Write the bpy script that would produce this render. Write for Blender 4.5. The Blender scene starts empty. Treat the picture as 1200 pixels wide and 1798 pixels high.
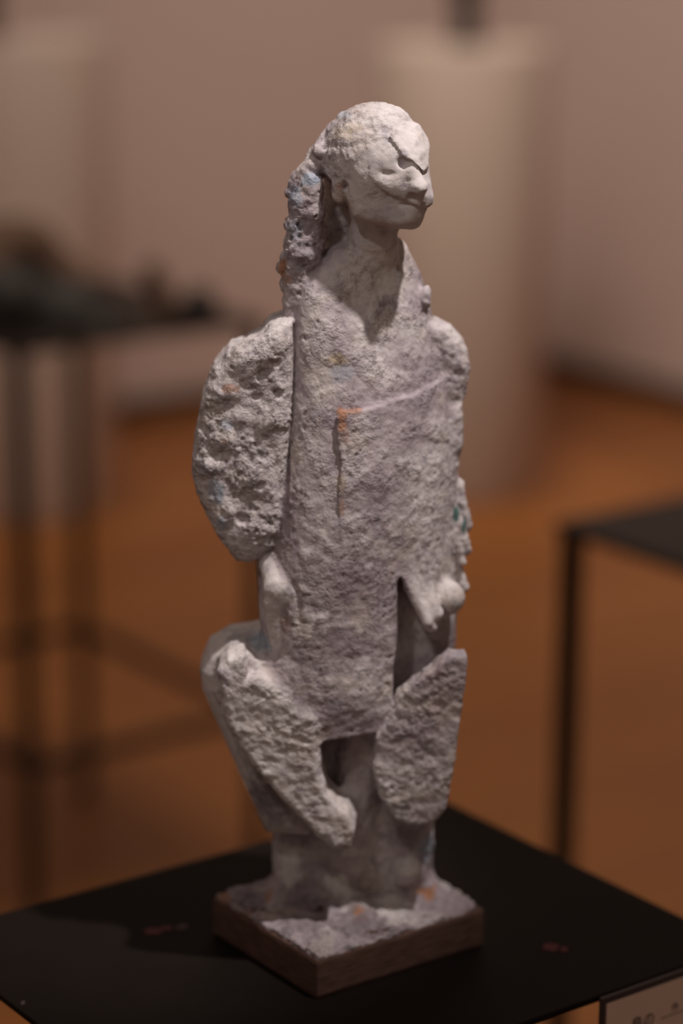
import bpy, bmesh, math, random
import numpy as np
from mathutils import Matrix, Vector

random.seed(7)
rng = np.random.default_rng(11)
sc = bpy.context.scene
COL = sc.collection

# ------------------------------------------------------------------ camera
FPX = 4245.0                       # 85 mm lens on a 36 mm tall frame, 1798 px
PITCH, ROLL, HC = math.radians(15.063), math.radians(0.3326), 1.535
r0 = np.array([1, 0, 0.0])
fw = np.array([0, math.cos(PITCH), -math.sin(PITCH)])
u0 = np.array([0, math.sin(PITCH), math.cos(PITCH)])
RV = math.cos(ROLL) * r0 + math.sin(ROLL) * u0
UV = math.cos(ROLL) * u0 - math.sin(ROLL) * r0
CAMP = np.array([0, 0, HC])
cam = bpy.data.cameras.new('camera')
camo = bpy.data.objects.new('camera', cam)
COL.objects.link(camo)
M = Matrix(((RV[0], UV[0], -fw[0], 0), (RV[1], UV[1], -fw[1], 0), (RV[2], UV[2], -fw[2], HC), (0, 0, 0, 1)))
camo.matrix_world = M
cam.sensor_fit = 'VERTICAL'
cam.sensor_height = 36.0
cam.sensor_width = 24.0
cam.lens = FPX * 36.0 / 1798.0
cam.clip_start = 0.02
cam.clip_end = 60
cam.dof.use_dof = True
cam.dof.focus_distance = 1.222
cam.dof.aperture_fstop = 2.8
cam.dof.aperture_blades = 0
sc.camera = camo

# ------------------------------------------------------------------ light
sc.view_settings.view_transform = 'Standard'
sc.view_settings.look = 'None'
sc.view_settings.gamma = 1.0
sc.view_settings.use_curve_mapping = False
sc.view_settings.exposure = 0.0
w = bpy.data.worlds.new('gallery_ambience')
sc.world = w
w.use_nodes = True
w.node_tree.nodes['Background'].inputs[0].default_value = (1.0, 0.76, 0.62, 1)
w.node_tree.nodes['Background'].inputs[1].default_value = 0.155

def spot(name, loc, target, power, size_deg, blend, radius, color):
    l = bpy.data.lights.new(name, 'SPOT')
    l.energy = power
    l.spot_size = math.radians(size_deg)
    l.spot_blend = blend
    l.shadow_soft_size = radius
    l.color = color
    o = bpy.data.objects.new(name, l)
    COL.objects.link(o)
    o.location = loc
    d = Vector(target) - Vector(loc)
    o.rotation_euler = d.to_track_quat('-Z', 'Y').to_euler()
    return o

WARM = (1.0, 0.84, 0.70)
NEUT = (1.0, 0.93, 0.90)
spot('track_spot_statuette', (0.54, 0.87, 3.05), (0.02, 1.23, 1.39), 168, 12.0, 1.0, 0.032, NEUT)
spot('fill_spot_side', (-0.60, -0.40, 3.0), (0.0, 1.25, 1.34), 34, 15, 1.0, 0.07, NEUT)  # unseen fill lamp added to lift the statuette's shaded side
spot('track_spot_pedestal', (0.29, 5.93, 3.2), (0.29, 5.99, 0.9), 56, 22, 0.7, 0.06, WARM)
spot('track_spot_corner_pedestal', (-0.78, 5.73, 3.2), (-0.78, 5.79, 0.9), 36, 22, 0.7, 0.06, WARM)
spot('fill_spot_wall', (-1.2, 3.2, 3.2), (-0.9, 6.9, 1.3), 45, 95, 1.0, 0.45, WARM)  # unseen lamp added to brighten the back wall
spot('fill_spot_wall_far', (-0.2, 3.7, 3.2), (1.7, 7.0, 1.0), 205, 95, 1.0, 0.45, WARM)  # added out of view to brighten the right wall
spot('fill_spot_floor', (-0.1, 3.0, 3.2), (-0.2, 4.0, 0.0), 94, 100, 1.0, 0.3, WARM)  # unseen lamp added to brighten the floor

# ------------------------------------------------------------------ geometry of the view (for reading positions)
TH = 0.6319
E1 = np.array([math.cos(TH), math.sin(TH), 0])
E2 = np.array([-math.sin(TH), math.cos(TH), 0])
def rayd(x, y): return fw + RV * (x - 600) / FPX - UV * (y - 899) / FPX
def atz(x, y, z):
    d = rayd(x, y); return CAMP + d * (z - HC) / d[2]
def aty(x, y, Y):
    d = rayd(x, y); return CAMP + d * Y / d[1]
def RW(a, b, z): return a * E1 + b * E2 + np.array([0, 0, z])      # room axes -> world

# ------------------------------------------------------------------ helpers
def tag(o, label=None, cat=None, group=None, kind=None):
    if label: o['label'] = label
    if cat: o['category'] = cat
    if group: o['group'] = group
    if kind: o['kind'] = kind
    return o
def empty(name, loc, rz=0):
    o = bpy.data.objects.new(name, None)
    COL.objects.link(o); o.location = loc; o.rotation_euler = (0, 0, rz)
    o.empty_display_size = 0.05
    return o
def link(name, me, mat, parent=None, smooth=False):
    o = bpy.data.objects.new(name, me)
    COL.objects.link(o)
    if mat: me.materials.append(mat)
    if parent: o.parent = parent
    if smooth:
        me.polygons.foreach_set('use_smooth', [True] * len(me.polygons))
    return o
def bm_obj(name, bm, mat, parent=None, smooth=False):
    me = bpy.data.meshes.new(name)
    bm.normal_update(); bm.to_mesh(me); bm.free()
    return link(name, me, mat, parent, smooth)
def box_bm(x0, x1, y0, y1, z0, z1, bev=0.0, seg=2):
    bm = bmesh.new()
    bmesh.ops.create_cube(bm, size=1.0)
    for v in bm.verts:
        v.co = Vector(((x0 + x1) / 2 + v.co.x * (x1 - x0), (y0 + y1) / 2 + v.co.y * (y1 - y0), (z0 + z1) / 2 + v.co.z * (z1 - z0)))
    if bev > 0:
        bmesh.ops.bevel(bm, geom=bm.edges[:], offset=bev, segments=seg, affect='EDGES', profile=0.6)
    return bm
def box(name, x0, x1, y0, y1, z0, z1, mat, parent=None, bev=0.0):
    return bm_obj(name, box_bm(x0, x1, y0, y1, z0, z1, bev), mat, parent)
def lathe_bm(prof, n=64):
    bm = bmesh.new()
    rings = []
    for r, z in prof:
        rings.append([bm.verts.new((r * math.cos(2 * math.pi * k / n), r * math.sin(2 * math.pi * k / n), z)) for k in range(n)])
    for a, b in zip(rings[:-1], rings[1:]):
        for k in range(n):
            bm.faces.new((a[k], a[(k + 1) % n], b[(k + 1) % n], b[k]))
    bm.faces.new(rings[0][::-1]); bm.faces.new(rings[-1])
    return bm

# ------------------------------------------------------------------ materials
def mat_new(name):
    m = bpy.data.materials.new(name); m.use_nodes = True
    nt = m.node_tree
    return m, nt, nt.nodes['Principled BSDF']
def simple(name, col, rough=0.6, metal=0.0, nscale=20, namp=0.08, bump=0.0, bscale=80, spec=0.5):
    m, nt, b = mat_new(name)
    N, L = nt.nodes, nt.links
    tc = N.new('ShaderNodeTexCoord')
    no = N.new('ShaderNodeTexNoise'); no.inputs['Scale'].default_value = nscale; no.inputs['Detail'].default_value = 4
    L.new(tc.outputs['Object'], no.inputs['Vector'])
    mx = N.new('ShaderNodeMix'); mx.data_type = 'RGBA'
    mx.inputs['A'].default_value = tuple(c * (1 - namp) for c in col) + (1,)
    mx.inputs['B'].default_value = tuple(min(1, c * (1 + namp)) for c in col) + (1,)
    L.new(no.outputs['Fac'], mx.inputs['Factor'])
    L.new(mx.outputs['Result'], b.inputs['Base Color'])
    b.inputs['Roughness'].default_value = rough
    b.inputs['Metallic'].default_value = metal
    b.inputs['Specular IOR Level'].default_value = spec
    if bump > 0:
        n2 = N.new('ShaderNodeTexNoise'); n2.inputs['Scale'].default_value = bscale; n2.inputs['Detail'].default_value = 3
        L.new(tc.outputs['Object'], n2.inputs['Vector'])
        bp = N.new('ShaderNodeBump'); bp.inputs['Strength'].default_value = bump; bp.inputs['Distance'].default_value = 0.002
        L.new(n2.outputs['Fac'], bp.inputs['Height']); L.new(bp.outputs['Normal'], b.inputs['Normal'])
    return m
M_WALL = simple('wall_paint', (0.68, 0.56, 0.525), 0.9, nscale=1.5, namp=0.02, bump=0.1, bscale=120)
M_SKIRT = simple('skirting_dark', (0.045, 0.024, 0.014), 0.6)
M_PED = simple('pedestal_white_paint', (0.59, 0.485, 0.43), 0.8, nscale=3, namp=0.02)
M_STEEL = simple('black_steel', (0.0068, 0.0040, 0.0028), 0.62, 0.0, nscale=35, namp=0.25, bump=0.05, bscale=300, spec=0.14)
M_STEEL2 = simple('black_steel_worn', (0.020, 0.011, 0.008), 0.55, 0.0, nscale=12, namp=0.2, spec=0.4)
M_BRONZE = simple('dark_bronze', (0.014, 0.009, 0.007), 0.6, 0.0, nscale=25, namp=0.4, bump=0.4, bscale=40)
M_BRONZE_RED = simple('red_brown_bronze', (0.085, 0.026, 0.014), 0.5, 0.2, nscale=25, namp=0.3, bump=0.3, bscale=40)
M_BRONZE_TAN = simple('tan_bronze', (0.15, 0.085, 0.055), 0.7, 0.0, nscale=25, namp=0.3, bump=0.3, bscale=40)
M_CARD = simple('caption_card_paper', (0.78, 0.57, 0.47), 0.75, nscale=60, namp=0.02)
M_HOLDER = simple('dark_acrylic', (0.05, 0.035, 0.036), 0.35)
M_INK = simple('black_ink', (0.02, 0.018, 0.016), 0.7)
M_REDMARK = simple('red_table_mark', (0.10, 0.006, 0.010), 0.6)
M_PALEMARK = simple('pale_table_mark', (0.06, 0.035, 0.035), 0.7)

def floor_mat():
    m, nt, b = mat_new('polished_wood_floor')
    N, L = nt.nodes, nt.links
    tc = N.new('ShaderNodeTexCoord')
    br = N.new('ShaderNodeTexBrick')
    br.inputs['Scale'].default_value = 1.0
    br.inputs['Brick Width'].default_value = 0.9; br.inputs['Row Height'].default_value = 0.075
    br.inputs['Mortar Size'].default_value = 0.0012
    br.inputs['Color1'].default_value = (0.46, 0.175, 0.044, 1)
    br.inputs['Color2'].default_value = (0.39, 0.142, 0.034, 1)
    br.inputs['Mortar'].default_value = (0.09, 0.03, 0.01, 1)
    L.new(tc.outputs['Object'], br.inputs['Vector'])
    mp = N.new('ShaderNodeMapping'); mp.inputs['Scale'].default_value = (1.5, 40, 1)
    L.new(tc.outputs['Object'], mp.inputs['Vector'])
    no = N.new('ShaderNodeTexNoise'); no.inputs['Scale'].default_value = 2.0; no.inputs['Detail'].default_value = 4
    L.new(mp.outputs['Vector'], no.inputs['Vector'])
    mx = N.new('ShaderNodeMix'); mx.data_type = 'RGBA'; mx.blend_type = 'MULTIPLY'
    mx.inputs['Factor'].default_value = 0.35
    L.new(br.outputs['Color'], mx.inputs['A']); L.new(no.outputs['Color'], mx.inputs['B'])
    L.new(mx.outputs['Result'], b.inputs['Base Color'])
    b.inputs['Roughness'].default_value = 0.42
    b.inputs['Specular IOR Level'].default_value = 0.3
    return m
M_FLOOR = floor_mat()

def plaster_mat():
    m, nt, b = mat_new('painted_plaster')
    N, L = nt.nodes, nt.links
    at = N.new('ShaderNodeAttribute'); at.attribute_name = 'pigment'
    tc = N.new('ShaderNodeTexCoord')
    n1 = N.new('ShaderNodeTexNoise'); n1.inputs['Scale'].default_value = 900; n1.inputs['Detail'].default_value = 3
    n2 = N.new('ShaderNodeTexNoise'); n2.inputs['Scale'].default_value = 260; n2.inputs['Detail'].default_value = 5; n2.inputs['Roughness'].default_value = 0.65
    for n in (n1, n2): L.new(tc.outputs['Object'], n.inputs['Vector'])
    rp = N.new('ShaderNodeValToRGB')
    rp.color_ramp.elements[0].position = 0.30; rp.color_ramp.elements[0].color = (0.50, 0.455, 0.47, 1)
    rp.color_ramp.elements[1].position = 0.52; rp.color_ramp.elements[1].color = (1.0, 1.0, 1.0, 1)
    L.new(n2.outputs['Fac'], rp.inputs['Fac'])
    mx = N.new('ShaderNodeMix'); mx.data_type = 'RGBA'; mx.blend_type = 'MULTIPLY'; mx.inputs['Factor'].default_value = 0.95
    gf = N.new('ShaderNodeAttribute'); gf.attribute_name = 'grain'
    L.new(gf.outputs['Fac'], mx.inputs['Factor'])
    L.new(at.outputs['Color'], mx.inputs['A']); L.new(rp.outputs['Color'], mx.inputs['B'])
    L.new(mx.outputs['Result'], b.inputs['Base Color'])
    b.inputs['Roughness'].default_value = 0.92
    b.inputs['Specular IOR Level'].default_value = 0.2
    ad = N.new('ShaderNodeMath'); ad.operation = 'MULTIPLY_ADD'; ad.inputs[1].default_value = 0.35
    L.new(n1.outputs['Fac'], ad.inputs[0]); L.new(n2.outputs['Fac'], ad.inputs[2])
    gr = N.new('ShaderNodeAttribute'); gr.attribute_name = 'grain'
    ml = N.new('ShaderNodeMath'); ml.operation = 'MULTIPLY'
    L.new(ad.outputs[0], ml.inputs[0]); L.new(gr.outputs['Fac'], ml.inputs[1])
    bp = N.new('ShaderNodeBump'); bp.inputs['Strength'].default_value = 0.9; bp.inputs['Distance'].default_value = 0.0018
    L.new(ml.outputs[0], bp.inputs['Height']); L.new(bp.outputs['Normal'], b.inputs['Normal'])
    return m
M_PLASTER = plaster_mat()

def base_wood_mat():
    m, nt, b = mat_new('dark_stained_wood')
    N, L = nt.nodes, nt.links
    tc = N.new('ShaderNodeTexCoord')
    mp = N.new('ShaderNodeMapping'); mp.inputs['Scale'].default_value = (30, 30, 260)
    L.new(tc.outputs['Object'], mp.inputs['Vector'])
    no = N.new('ShaderNodeTexNoise'); no.inputs['Scale'].default_value = 2.5; no.inputs['Detail'].default_value = 6
    L.new(mp.outputs['Vector'], no.inputs['Vector'])
    rp = N.new('ShaderNodeValToRGB')
    rp.color_ramp.elements[0].position = 0.35; rp.color_ramp.elements[0].color = (0.075, 0.036, 0.026, 1)
    rp.color_ramp.elements[1].position = 0.70; rp.color_ramp.elements[1].color = (0.15, 0.078, 0.060, 1)
    L.new(no.outputs['Fac'], rp.inputs['Fac']); L.new(rp.outputs['Color'], b.inputs['Base Color'])
    b.inputs['Roughness'].default_value = 0.65
    return m
M_WOODBASE = base_wood_mat()

# ------------------------------------------------------------------ the room
A_WALL, B_WALL = 4.89, 5.765
def room_mesh(name, fn, mat, label=None):
    o = fn
    o.rotation_euler = (0, 0, TH)
    tag(o, kind='structure')
    return o
room_mesh('floor', box('floor', -3.2, A_WALL + 0.1, -2.2, B_WALL + 0.1, -0.05, 0.0, M_FLOOR), M_FLOOR)
room_mesh('wall_right', box('wall_right', A_WALL, A_WALL + 0.1, -2.2, B_WALL + 0.1, 0.0, 3.4, M_WALL), M_WALL)
room_mesh('wall_back', box('wall_back', -3.2, A_WALL, B_WALL, B_WALL + 0.1, 0.0, 3.4, M_WALL), M_WALL)
room_mesh('baseboard_right', box('baseboard_right', A_WALL - 0.015, A_WALL, -2.2, B_WALL - 0.015, 0.0, 0.06, M_SKIRT, None, 0.003), M_SKIRT)
room_mesh('baseboard_back', box('baseboard_back', -3.2, A_WALL, B_WALL - 0.015, B_WALL, 0.0, 0.06, M_SKIRT, None, 0.003), M_SKIRT)

# ------------------------------------------------------------------ steel stands
def stand(loc_ab, sa, sb, h, leg, plate, stretch_z, mat, label):
    # loc_ab: near corner in room axes, sa along E1, sb along E2
    root = empty('display_stand', RW(loc_ab[0], loc_ab[1], 0), TH)
    tag(root, label, 'stand', 'black steel display stands')
    box('table_top', 0, sa, 0, sb, h - plate, h, mat, root, min(0.0008, plate * .2))
    for ix in (0, 1):
        for iy in (0, 1):
            x0 = 0.004 if ix == 0 else sa - leg - 0.004
            y0 = 0.004 if iy == 0 else sb - leg - 0.004
            l = box('leg', x0, x0 + leg, y0, y0 + leg, 0.004, h - plate, mat, root, 0.001)
            box('foot_pad', x0 - .002, x0 + leg + .002, y0 - .002, y0 + leg + .002, 0.0, 0.004, mat, l)
    if stretch_z:
        z = stretch_z; t = leg * 0.9
        for y0 in (0.004, sb - leg - 0.004):
            box('stretcher', leg + .004, sa - leg - .004, y0 + .001, y0 + t, z - t / 2, z + t / 2, mat, root)
        for x0 in (0.004, sa - leg - 0.004):
            box('stretcher', x0 + .001, x0 + t, leg + .004, sb - leg - .004, z - t / 2, z + t / 2, mat, root)
    return root
TZ = 0.95
TB = np.array([0.0609, 1.4685, TZ])                       # back corner of the near stand
tb_a, tb_b = TB @ E1, TB @ E2
near = stand((tb_a - 0.3664, tb_b - 0.2779), 0.3664, 0.2779, TZ, 0.016, 0.0036, None, M_STEEL, 'near black steel stand holding the pale plaster statuette')
left = stand((1.522, 2.824), 0.411, 0.540, 0.90, 0.018, 0.007, 0.30, M_STEEL2, 'blurred black steel stand with low stretchers holding a dark reclining sculpture')
rc = atz(974, 916, 0.88)
right = stand((rc @ E1, rc @ E2 - 0.36), 0.44, 0.36, 0.88, 0.019, 0.010, None, M_STEEL2, 'blurred empty black steel stand beyond the right corner of the near stand')

def to_local(root_ab, P):
    return (P @ E1 - root_ab[0], P @ E2 - root_ab[1], P[2])
def table_mark(px, py, rx, ry, mat, name):
    P = atz(px, py, TZ)
    a, b = P @ E1 - (tb_a - 0.3664), P @ E2 - (tb_b - 0.2779)
    bm = bmesh.new()
    n = 14
    vs, vt = [], []
    for k in range(n):
        an = 2 * math.pi * k / n
        rr = 0.75 + 0.5 * random.random()
        lx, ly = rx * rr * math.cos(an), ry * rr * math.sin(an)
        x = a + lx * math.cos(-TH) - ly * math.sin(-TH); y = b + lx * math.sin(-TH) + ly * math.cos(-TH)
        vs.append(bm.verts.new((x, y, TZ + 0.00005))); vt.append(bm.verts.new((x, y, TZ + 0.0003)))
    bm.faces.new(vt); bm.faces.new(vs[::-1])
    for k in range(n): bm.faces.new((vs[k], vs[(k + 1) % n], vt[(k + 1) % n], vt[k]))
    o = bm_obj(name, bm, mat, near)
    return o
table_mark(268, 1636, 0.0055, 0.005, M_REDMARK, 'red_mark')
table_mark(292, 1631, 0.004, 0.003, M_REDMARK, 'red_mark')
table_mark(319, 1628, 0.004, 0.004, M_PALEMARK, 'pale_mark')
table_mark(970, 1664, 0.005, 0.005, M_REDMARK, 'red_mark')
table_mark(989, 1667, 0.003, 0.003, M_REDMARK, 'red_mark')
table_mark(40, 1762, 0.0012, 0.0025, M_PALEMARK, 'pale_mark')

# ------------------------------------------------------------------ caption card under the near stand's front edge
fb = tb_b - 0.2779                                       # front face of the near stand (room b)
d = rayd(1066, 1763)
yc = fb - 0.004
tpar = (yc - CAMP @ E2) / (d @ E2)
PC = CAMP + d * tpar
ca0, cz1 = PC @ E1, PC[2]
card = empty('caption_card', RW(ca0 - 0.003, yc, cz1 - 0.06), TH)
tag(card, 'pale caption card in a dark holder on the near stand\'s front edge', 'caption card')
box('holder_plate', 0, 0.108, 0.0005, 0.003, -0.002, 0.0635, M_HOLDER, card, 0.0005)
box('paper', 0.003, 0.105, -0.0006, 0.0004, 0.0005, 0.060, M_CARD, card, 0.0002)
def text_part(body, x, z, size, name='printed_text'):
    cu = bpy.data.curves.new(name, 'FONT')
    cu.body = body; cu.size = size; cu.extrude = 0.00005
    o = bpy.data.objects.new(name, cu)
    COL.objects.link(o)
    dg = bpy.context.evaluated_depsgraph_get(); dg.update()
    me = bpy.data.meshes.new_from_object(o.evaluated_get(dg))
    bpy.data.objects.remove(o)
    me.materials.clear()
    t = link(name, me, M_INK, card)
    t.location = (x, -0.0008, z); t.rotation_euler = (math.pi / 2, 0, 0)
    return t
text_part('鳥の', 0.0205, 0.0390, 0.0090)
text_part('作', 0.0505, 0.0420, 0.0055)
box('printed_rule', 0.043, 0.090, -0.0009, -0.0006, 0.0398, 0.0401, M_INK, card)

# ------------------------------------------------------------------ pedestals
def pedestal(x, y, r, h, label):
    o = bm_obj('pedestal', lathe_bm([(r - .004, 0), (r, .004), (r, h - .004), (r - .001, h - .001), (r - .004, h)], 96), M_PED, None)
    for p in o.data.polygons: p.use_smooth = abs(p.normal.z) < 0.5
    o.location = (x, y, 0)
    tag(o, label, 'pedestal', 'white cylinder pedestals')
    return o
pedestal(0.29, 5.99, 0.212, 1.105, 'round white pedestal in front of the room corner, right of the statuette')
pedestal(-0.775, 5.79, 0.212, 1.13, 'round white pedestal at the left picture edge, behind the reclining sculpture')

# ------------------------------------------------------------------ solid modeller: distance field -> surface net
_perm = rng.permutation(512).astype(np.int64)
_grad = rng.normal(size=(512, 3)); _grad /= np.linalg.norm(_grad, axis=1)[:, None]
def _hash(i, j, k):
    return _perm[(_perm[(_perm[i & 511] + j) & 511] + k) & 511]
def perlin(P):
    i = np.floor(P).astype(np.int64); f = P - i
    u = f * f * f * (f * (f * 6 - 15) + 10)
    out = np.zeros(len(P))
    for a in (0, 1):
        for b in (0, 1):
            for c in (0, 1):
                g = _grad[_hash(i[:, 0] + a, i[:, 1] + b, i[:, 2] + c)]
                dd = (g * (f - np.array([a, b, c]))).sum(1)
                wt = (u[:, 0] if a else 1 - u[:, 0]) * (u[:, 1] if b else 1 - u[:, 1]) * (u[:, 2] if c else 1 - u[:, 2])
                out += wt * dd
    return out * 1.6
def fbm(P, scale, octv=4, gain=0.5):
    s = np.zeros(len(P)); a = 1.0
    for o in range(octv):
        s += a * perlin(P * scale * (2.03 ** o) + 17.3 * o); a *= gain
    return s
def worley(P, scale):
    Q = P * scale; i = np.floor(Q).astype(np.int64)
    best = np.full(len(P), 9.0)
    for a in (-1, 0, 1):
        for b in (-1, 0, 1):
            for c in (-1, 0, 1):
                h = _hash(i[:, 0] + a, i[:, 1] + b, i[:, 2] + c)
                off = np.stack([_perm[h] / 512.0, _perm[(h + 71) & 511] / 512.0, _perm[(h + 203) & 511] / 512.0], 1)
                dd = ((i + np.array([a, b, c]) + off - Q) ** 2).sum(1)
                best = np.minimum(best, dd)
    return np.sqrt(best)

class Solid:
    def __init__(self, lo, hi, h):
        self.lo = np.array(lo, float); self.h = h
        self.n = np.ceil((np.array(hi) - self.lo) / h).astype(int) + 1
        self.F = np.full(self.n, 0.02, np.float32)
        self.L = np.zeros(self.n, np.int8)
        self.ax = [self.lo[k] + h * np.arange(self.n[k]) for k in range(3)]
    def sub(self, lo, hi):
        a = np.clip(np.floor((np.array(lo) - self.lo) / self.h).astype(int), 0, self.n - 1)
        b = np.clip(np.ceil((np.array(hi) - self.lo) / self.h).astype(int) + 1, 1, self.n)
        s = tuple(slice(x, max(y, x + 1)) for x, y in zip(a, b))
        X = self.ax[0][s[0]][:, None, None]; Y = self.ax[1][s[1]][None, :, None]; Z = self.ax[2][s[2]][None, None, :]
        return s, X, Y, Z
    def add(self, s, dnew, lab, k=0.0):
        f = self.F[s]
        dnew = np.broadcast_to(dnew, f.shape)
        m = dnew < f
        if k > 0:
            hh = np.maximum(k - np.abs(f - dnew), 0) / k
            r = np.minimum(f, dnew) - hh * hh * k * 0.25
        else:
            r = np.minimum(f, dnew)
        self.F[s] = r
        self.L[s][m] = lab
    def cut(self, s, dnew, k=0.0, lab=None):
        f = self.F[s]; g = -np.broadcast_to(dnew, f.shape)
        if lab is not None:
            self.L[s][g > f] = lab
        if k > 0:
            hh = np.maximum(k - np.abs(f - g), 0) / k
            r = np.maximum(f, g) + hh * hh * k * 0.25
        else:
            r = np.maximum(f, g)
        self.F[s] = r
    def ellipsoid(self, c, r, lab, k=0.0, rz=0.0, cut=False):
        c = np.array(c, float); r = np.array(r, float)
        R = r.max() + k + 4 * self.h
        s, X, Y, Z = self.sub(c - R, c + R)
        x, y, z = X - c[0], Y - c[1], Z - c[2]
        ca, sa = math.cos(rz), math.sin(rz)
        xr, yr = x * ca + y * sa, -x * sa + y * ca
        q = np.sqrt((xr / r[0]) ** 2 + (yr / r[1]) ** 2 + (z / r[2]) ** 2)
        q2 = np.sqrt((xr / r[0] ** 2) ** 2 + (yr / r[1] ** 2) ** 2 + (z / r[2] ** 2) ** 2) + 1e-9
        dd = q * (q - 1) / q2
        (self.cut(s, dd, k, None) if cut else self.add(s, dd, lab, k))
    def cone(self, a, b, ra, rb, lab, k=0.0, cut=False):
        a = np.array(a, float); b = np.array(b, float)
        R = max(ra, rb) + k + 4 * self.h
        s, X, Y, Z = self.sub(np.minimum(a, b) - R, np.maximum(a, b) + R)
        ab = b - a; L2 = ab @ ab + 1e-12
        t = np.clip(((X - a[0]) * ab[0] + (Y - a[1]) * ab[1] + (Z - a[2]) * ab[2]) / L2, 0, 1)
        dd = np.sqrt((X - a[0] - t * ab[0]) ** 2 + (Y - a[1] - t * ab[1]) ** 2 + (Z - a[2] - t * ab[2]) ** 2) - (ra + t * (rb - ra))
        (self.cut(s, dd, k, None) if cut else self.add(s, dd, lab, k))
    def poly2d(self, poly, X, Z):
        # signed distance to a polygon in the x,z plane (X: (nx,1), Z: (1,nz))
        P = np.array(poly, float)
        dist = np.full(np.broadcast(X, Z).shape, 1e9); ins = np.zeros(dist.shape, bool)
        for i in range(len(P)):
            a = P[i]; b = P[i - 1]
            e = b - a; L2 = e @ e + 1e-14
            t = np.clip(((X - a[0]) * e[0] + (Z - a[1]) * e[1]) / L2, 0, 1)
            dist = np.minimum(dist, (X - a[0] - t * e[0]) ** 2 + (Z - a[1] - t * e[1]) ** 2)
            c = ((a[1] > Z) != (b[1] > Z)) & (X < (b[0] - a[0]) * (Z - a[1]) / (b[1] - a[1] + 1e-14) + a[0])
            ins ^= c
        dist = np.sqrt(dist)
        return np.where(ins, -dist, dist)
    def prism_d(self, poly, y0, y1, rnd, k):
        P = np.array(poly, float)
        lo = np.array([P[:, 0].min(), min(y0, y1), P[:, 1].min()]) - k - 4 * self.h
        hi = np.array([P[:, 0].max(), max(y0, y1), P[:, 1].max()]) + k + 4 * self.h
        s, X, Y, Z = self.sub(lo, hi)
        d2 = self.poly2d(P, X[:, :, 0], Z[0]) # (nx,nz)
        d2 = d2[:, None, :]
        dy = np.abs(Y - (y0 + y1) / 2) - abs(y1 - y0) / 2
        p, q = d2 + rnd, dy + rnd
        dd = np.minimum(np.maximum(p, q), 0) + np.sqrt(np.maximum(p, 0) ** 2 + np.maximum(q, 0) ** 2) - rnd
        return s, dd
    def prism(self, poly, y0, y1, rnd, lab, k=0.0, cut=False):
        s, dd = self.prism_d(poly, y0, y1, rnd, k)
        (self.cut(s, dd, k, None) if cut else self.add(s, dd, lab, k))
    def surf(self, px, py):
        d = rayd(px, py)
        ys = np.arange(self.ax[1][0], self.ax[1][-1], self.h * 0.5)
        P = CAMP[None] + d[None] * (ys / d[1])[:, None]
        idx = np.round((P - self.lo) / self.h).astype(int)
        ok = ((idx >= 0) & (idx < self.n)).all(1)
        idx = np.clip(idx, 0, self.n - 1)
        v = np.where(ok, self.F[idx[:, 0], idx[:, 1], idx[:, 2]], 1.0)
        w_ = np.nonzero(v < 0)[0]
        if len(w_) == 0:
            return P[np.argmin(v)]
        return P[w_[0]]
    def mesh(self):
        F = self.F; S = F < 0
        n = self.n
        c = [S[a:n[0] - 1 + a, b:n[1] - 1 + b, e:n[2] - 1 + e] for a in (0, 1) for b in (0, 1) for e in (0, 1)]
        anyv = np.logical_or.reduce(c); allv = np.logical_and.reduce(c)
        act = anyv & ~allv
        I, J, K = np.nonzero(act)
        vid = np.full(act.shape, -1, np.int32); vid[I, J, K] = np.arange(len(I))
        corners = [(a, b, e) for a in (0, 1) for b in (0, 1) for e in (0, 1)]
        val = {q: F[I + q[0], J + q[1], K + q[2]] for q in corners}
        acc = np.zeros((len(I), 3)); cnt = np.zeros(len(I))
        for q in corners:
            for axis in range(3):
                if q[axis] == 0:
                    p = list(q); p[axis] = 1; p = tuple(p)
                    v0, v1 = val[q], val[p]
                    m = (v0 < 0) != (v1 < 0)
                    t = np.where(m, v0 / np.where(m, v0 - v1, 1), 0)
                    pos = np.tile(np.array(q, float), (len(I), 1)); pos[:, axis] = t
                    acc += pos * m[:, None]; cnt += m
        V = self.lo + (np.stack([I, J, K], 1) + acc / cnt[:, None]) * self.h
        lab = self.L[I, J, K]
        quads = []
        for axis in range(3):
            o1, o2 = [(1, 2), (2, 0), (0, 1)][axis]
            sl0 = [slice(None)] * 3; sl1 = [slice(None)] * 3
            sl0[axis] = slice(0, n[axis] - 1); sl1[axis] = slice(1, n[axis])
            A, B = S[tuple(sl0)], S[tuple(sl1)]
            e = np.argwhere(A != B)
            e = e[(e[:, o1] > 0) & (e[:, o2] > 0) & (e[:, o1] < n[o1] - 1) & (e[:, o2] < n[o2] - 1)]
            flip = A[e[:, 0], e[:, 1], e[:, 2]]
            def g(d1, d2):
                q = e.copy(); q[:, o1] -= d1; q[:, o2] -= d2
                return vid[q[:, 0], q[:, 1], q[:, 2]]
            Q = np.stack([g(1, 1), g(0, 1), g(0, 0), g(1, 0)], 1)
            Q = np.where(flip[:, None], Q, Q[:, ::-1])
            quads.append(Q)
        Q = np.concatenate(quads)
        Q = Q[(Q >= 0).all(1)]
        return V, Q, lab
def vnormals(V, Q):
    a = V[Q[:, 2]] - V[Q[:, 0]]; b = V[Q[:, 3]] - V[Q[:, 1]]
    fn = np.cross(a, b)
    N = np.zeros_like(V)
    for k in range(4):
        for c in range(3):
            N[:, c] += np.bincount(Q[:, k], fn[:, c], len(V))
    return N / (np.linalg.norm(N, axis=1)[:, None] + 1e-12)
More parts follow.
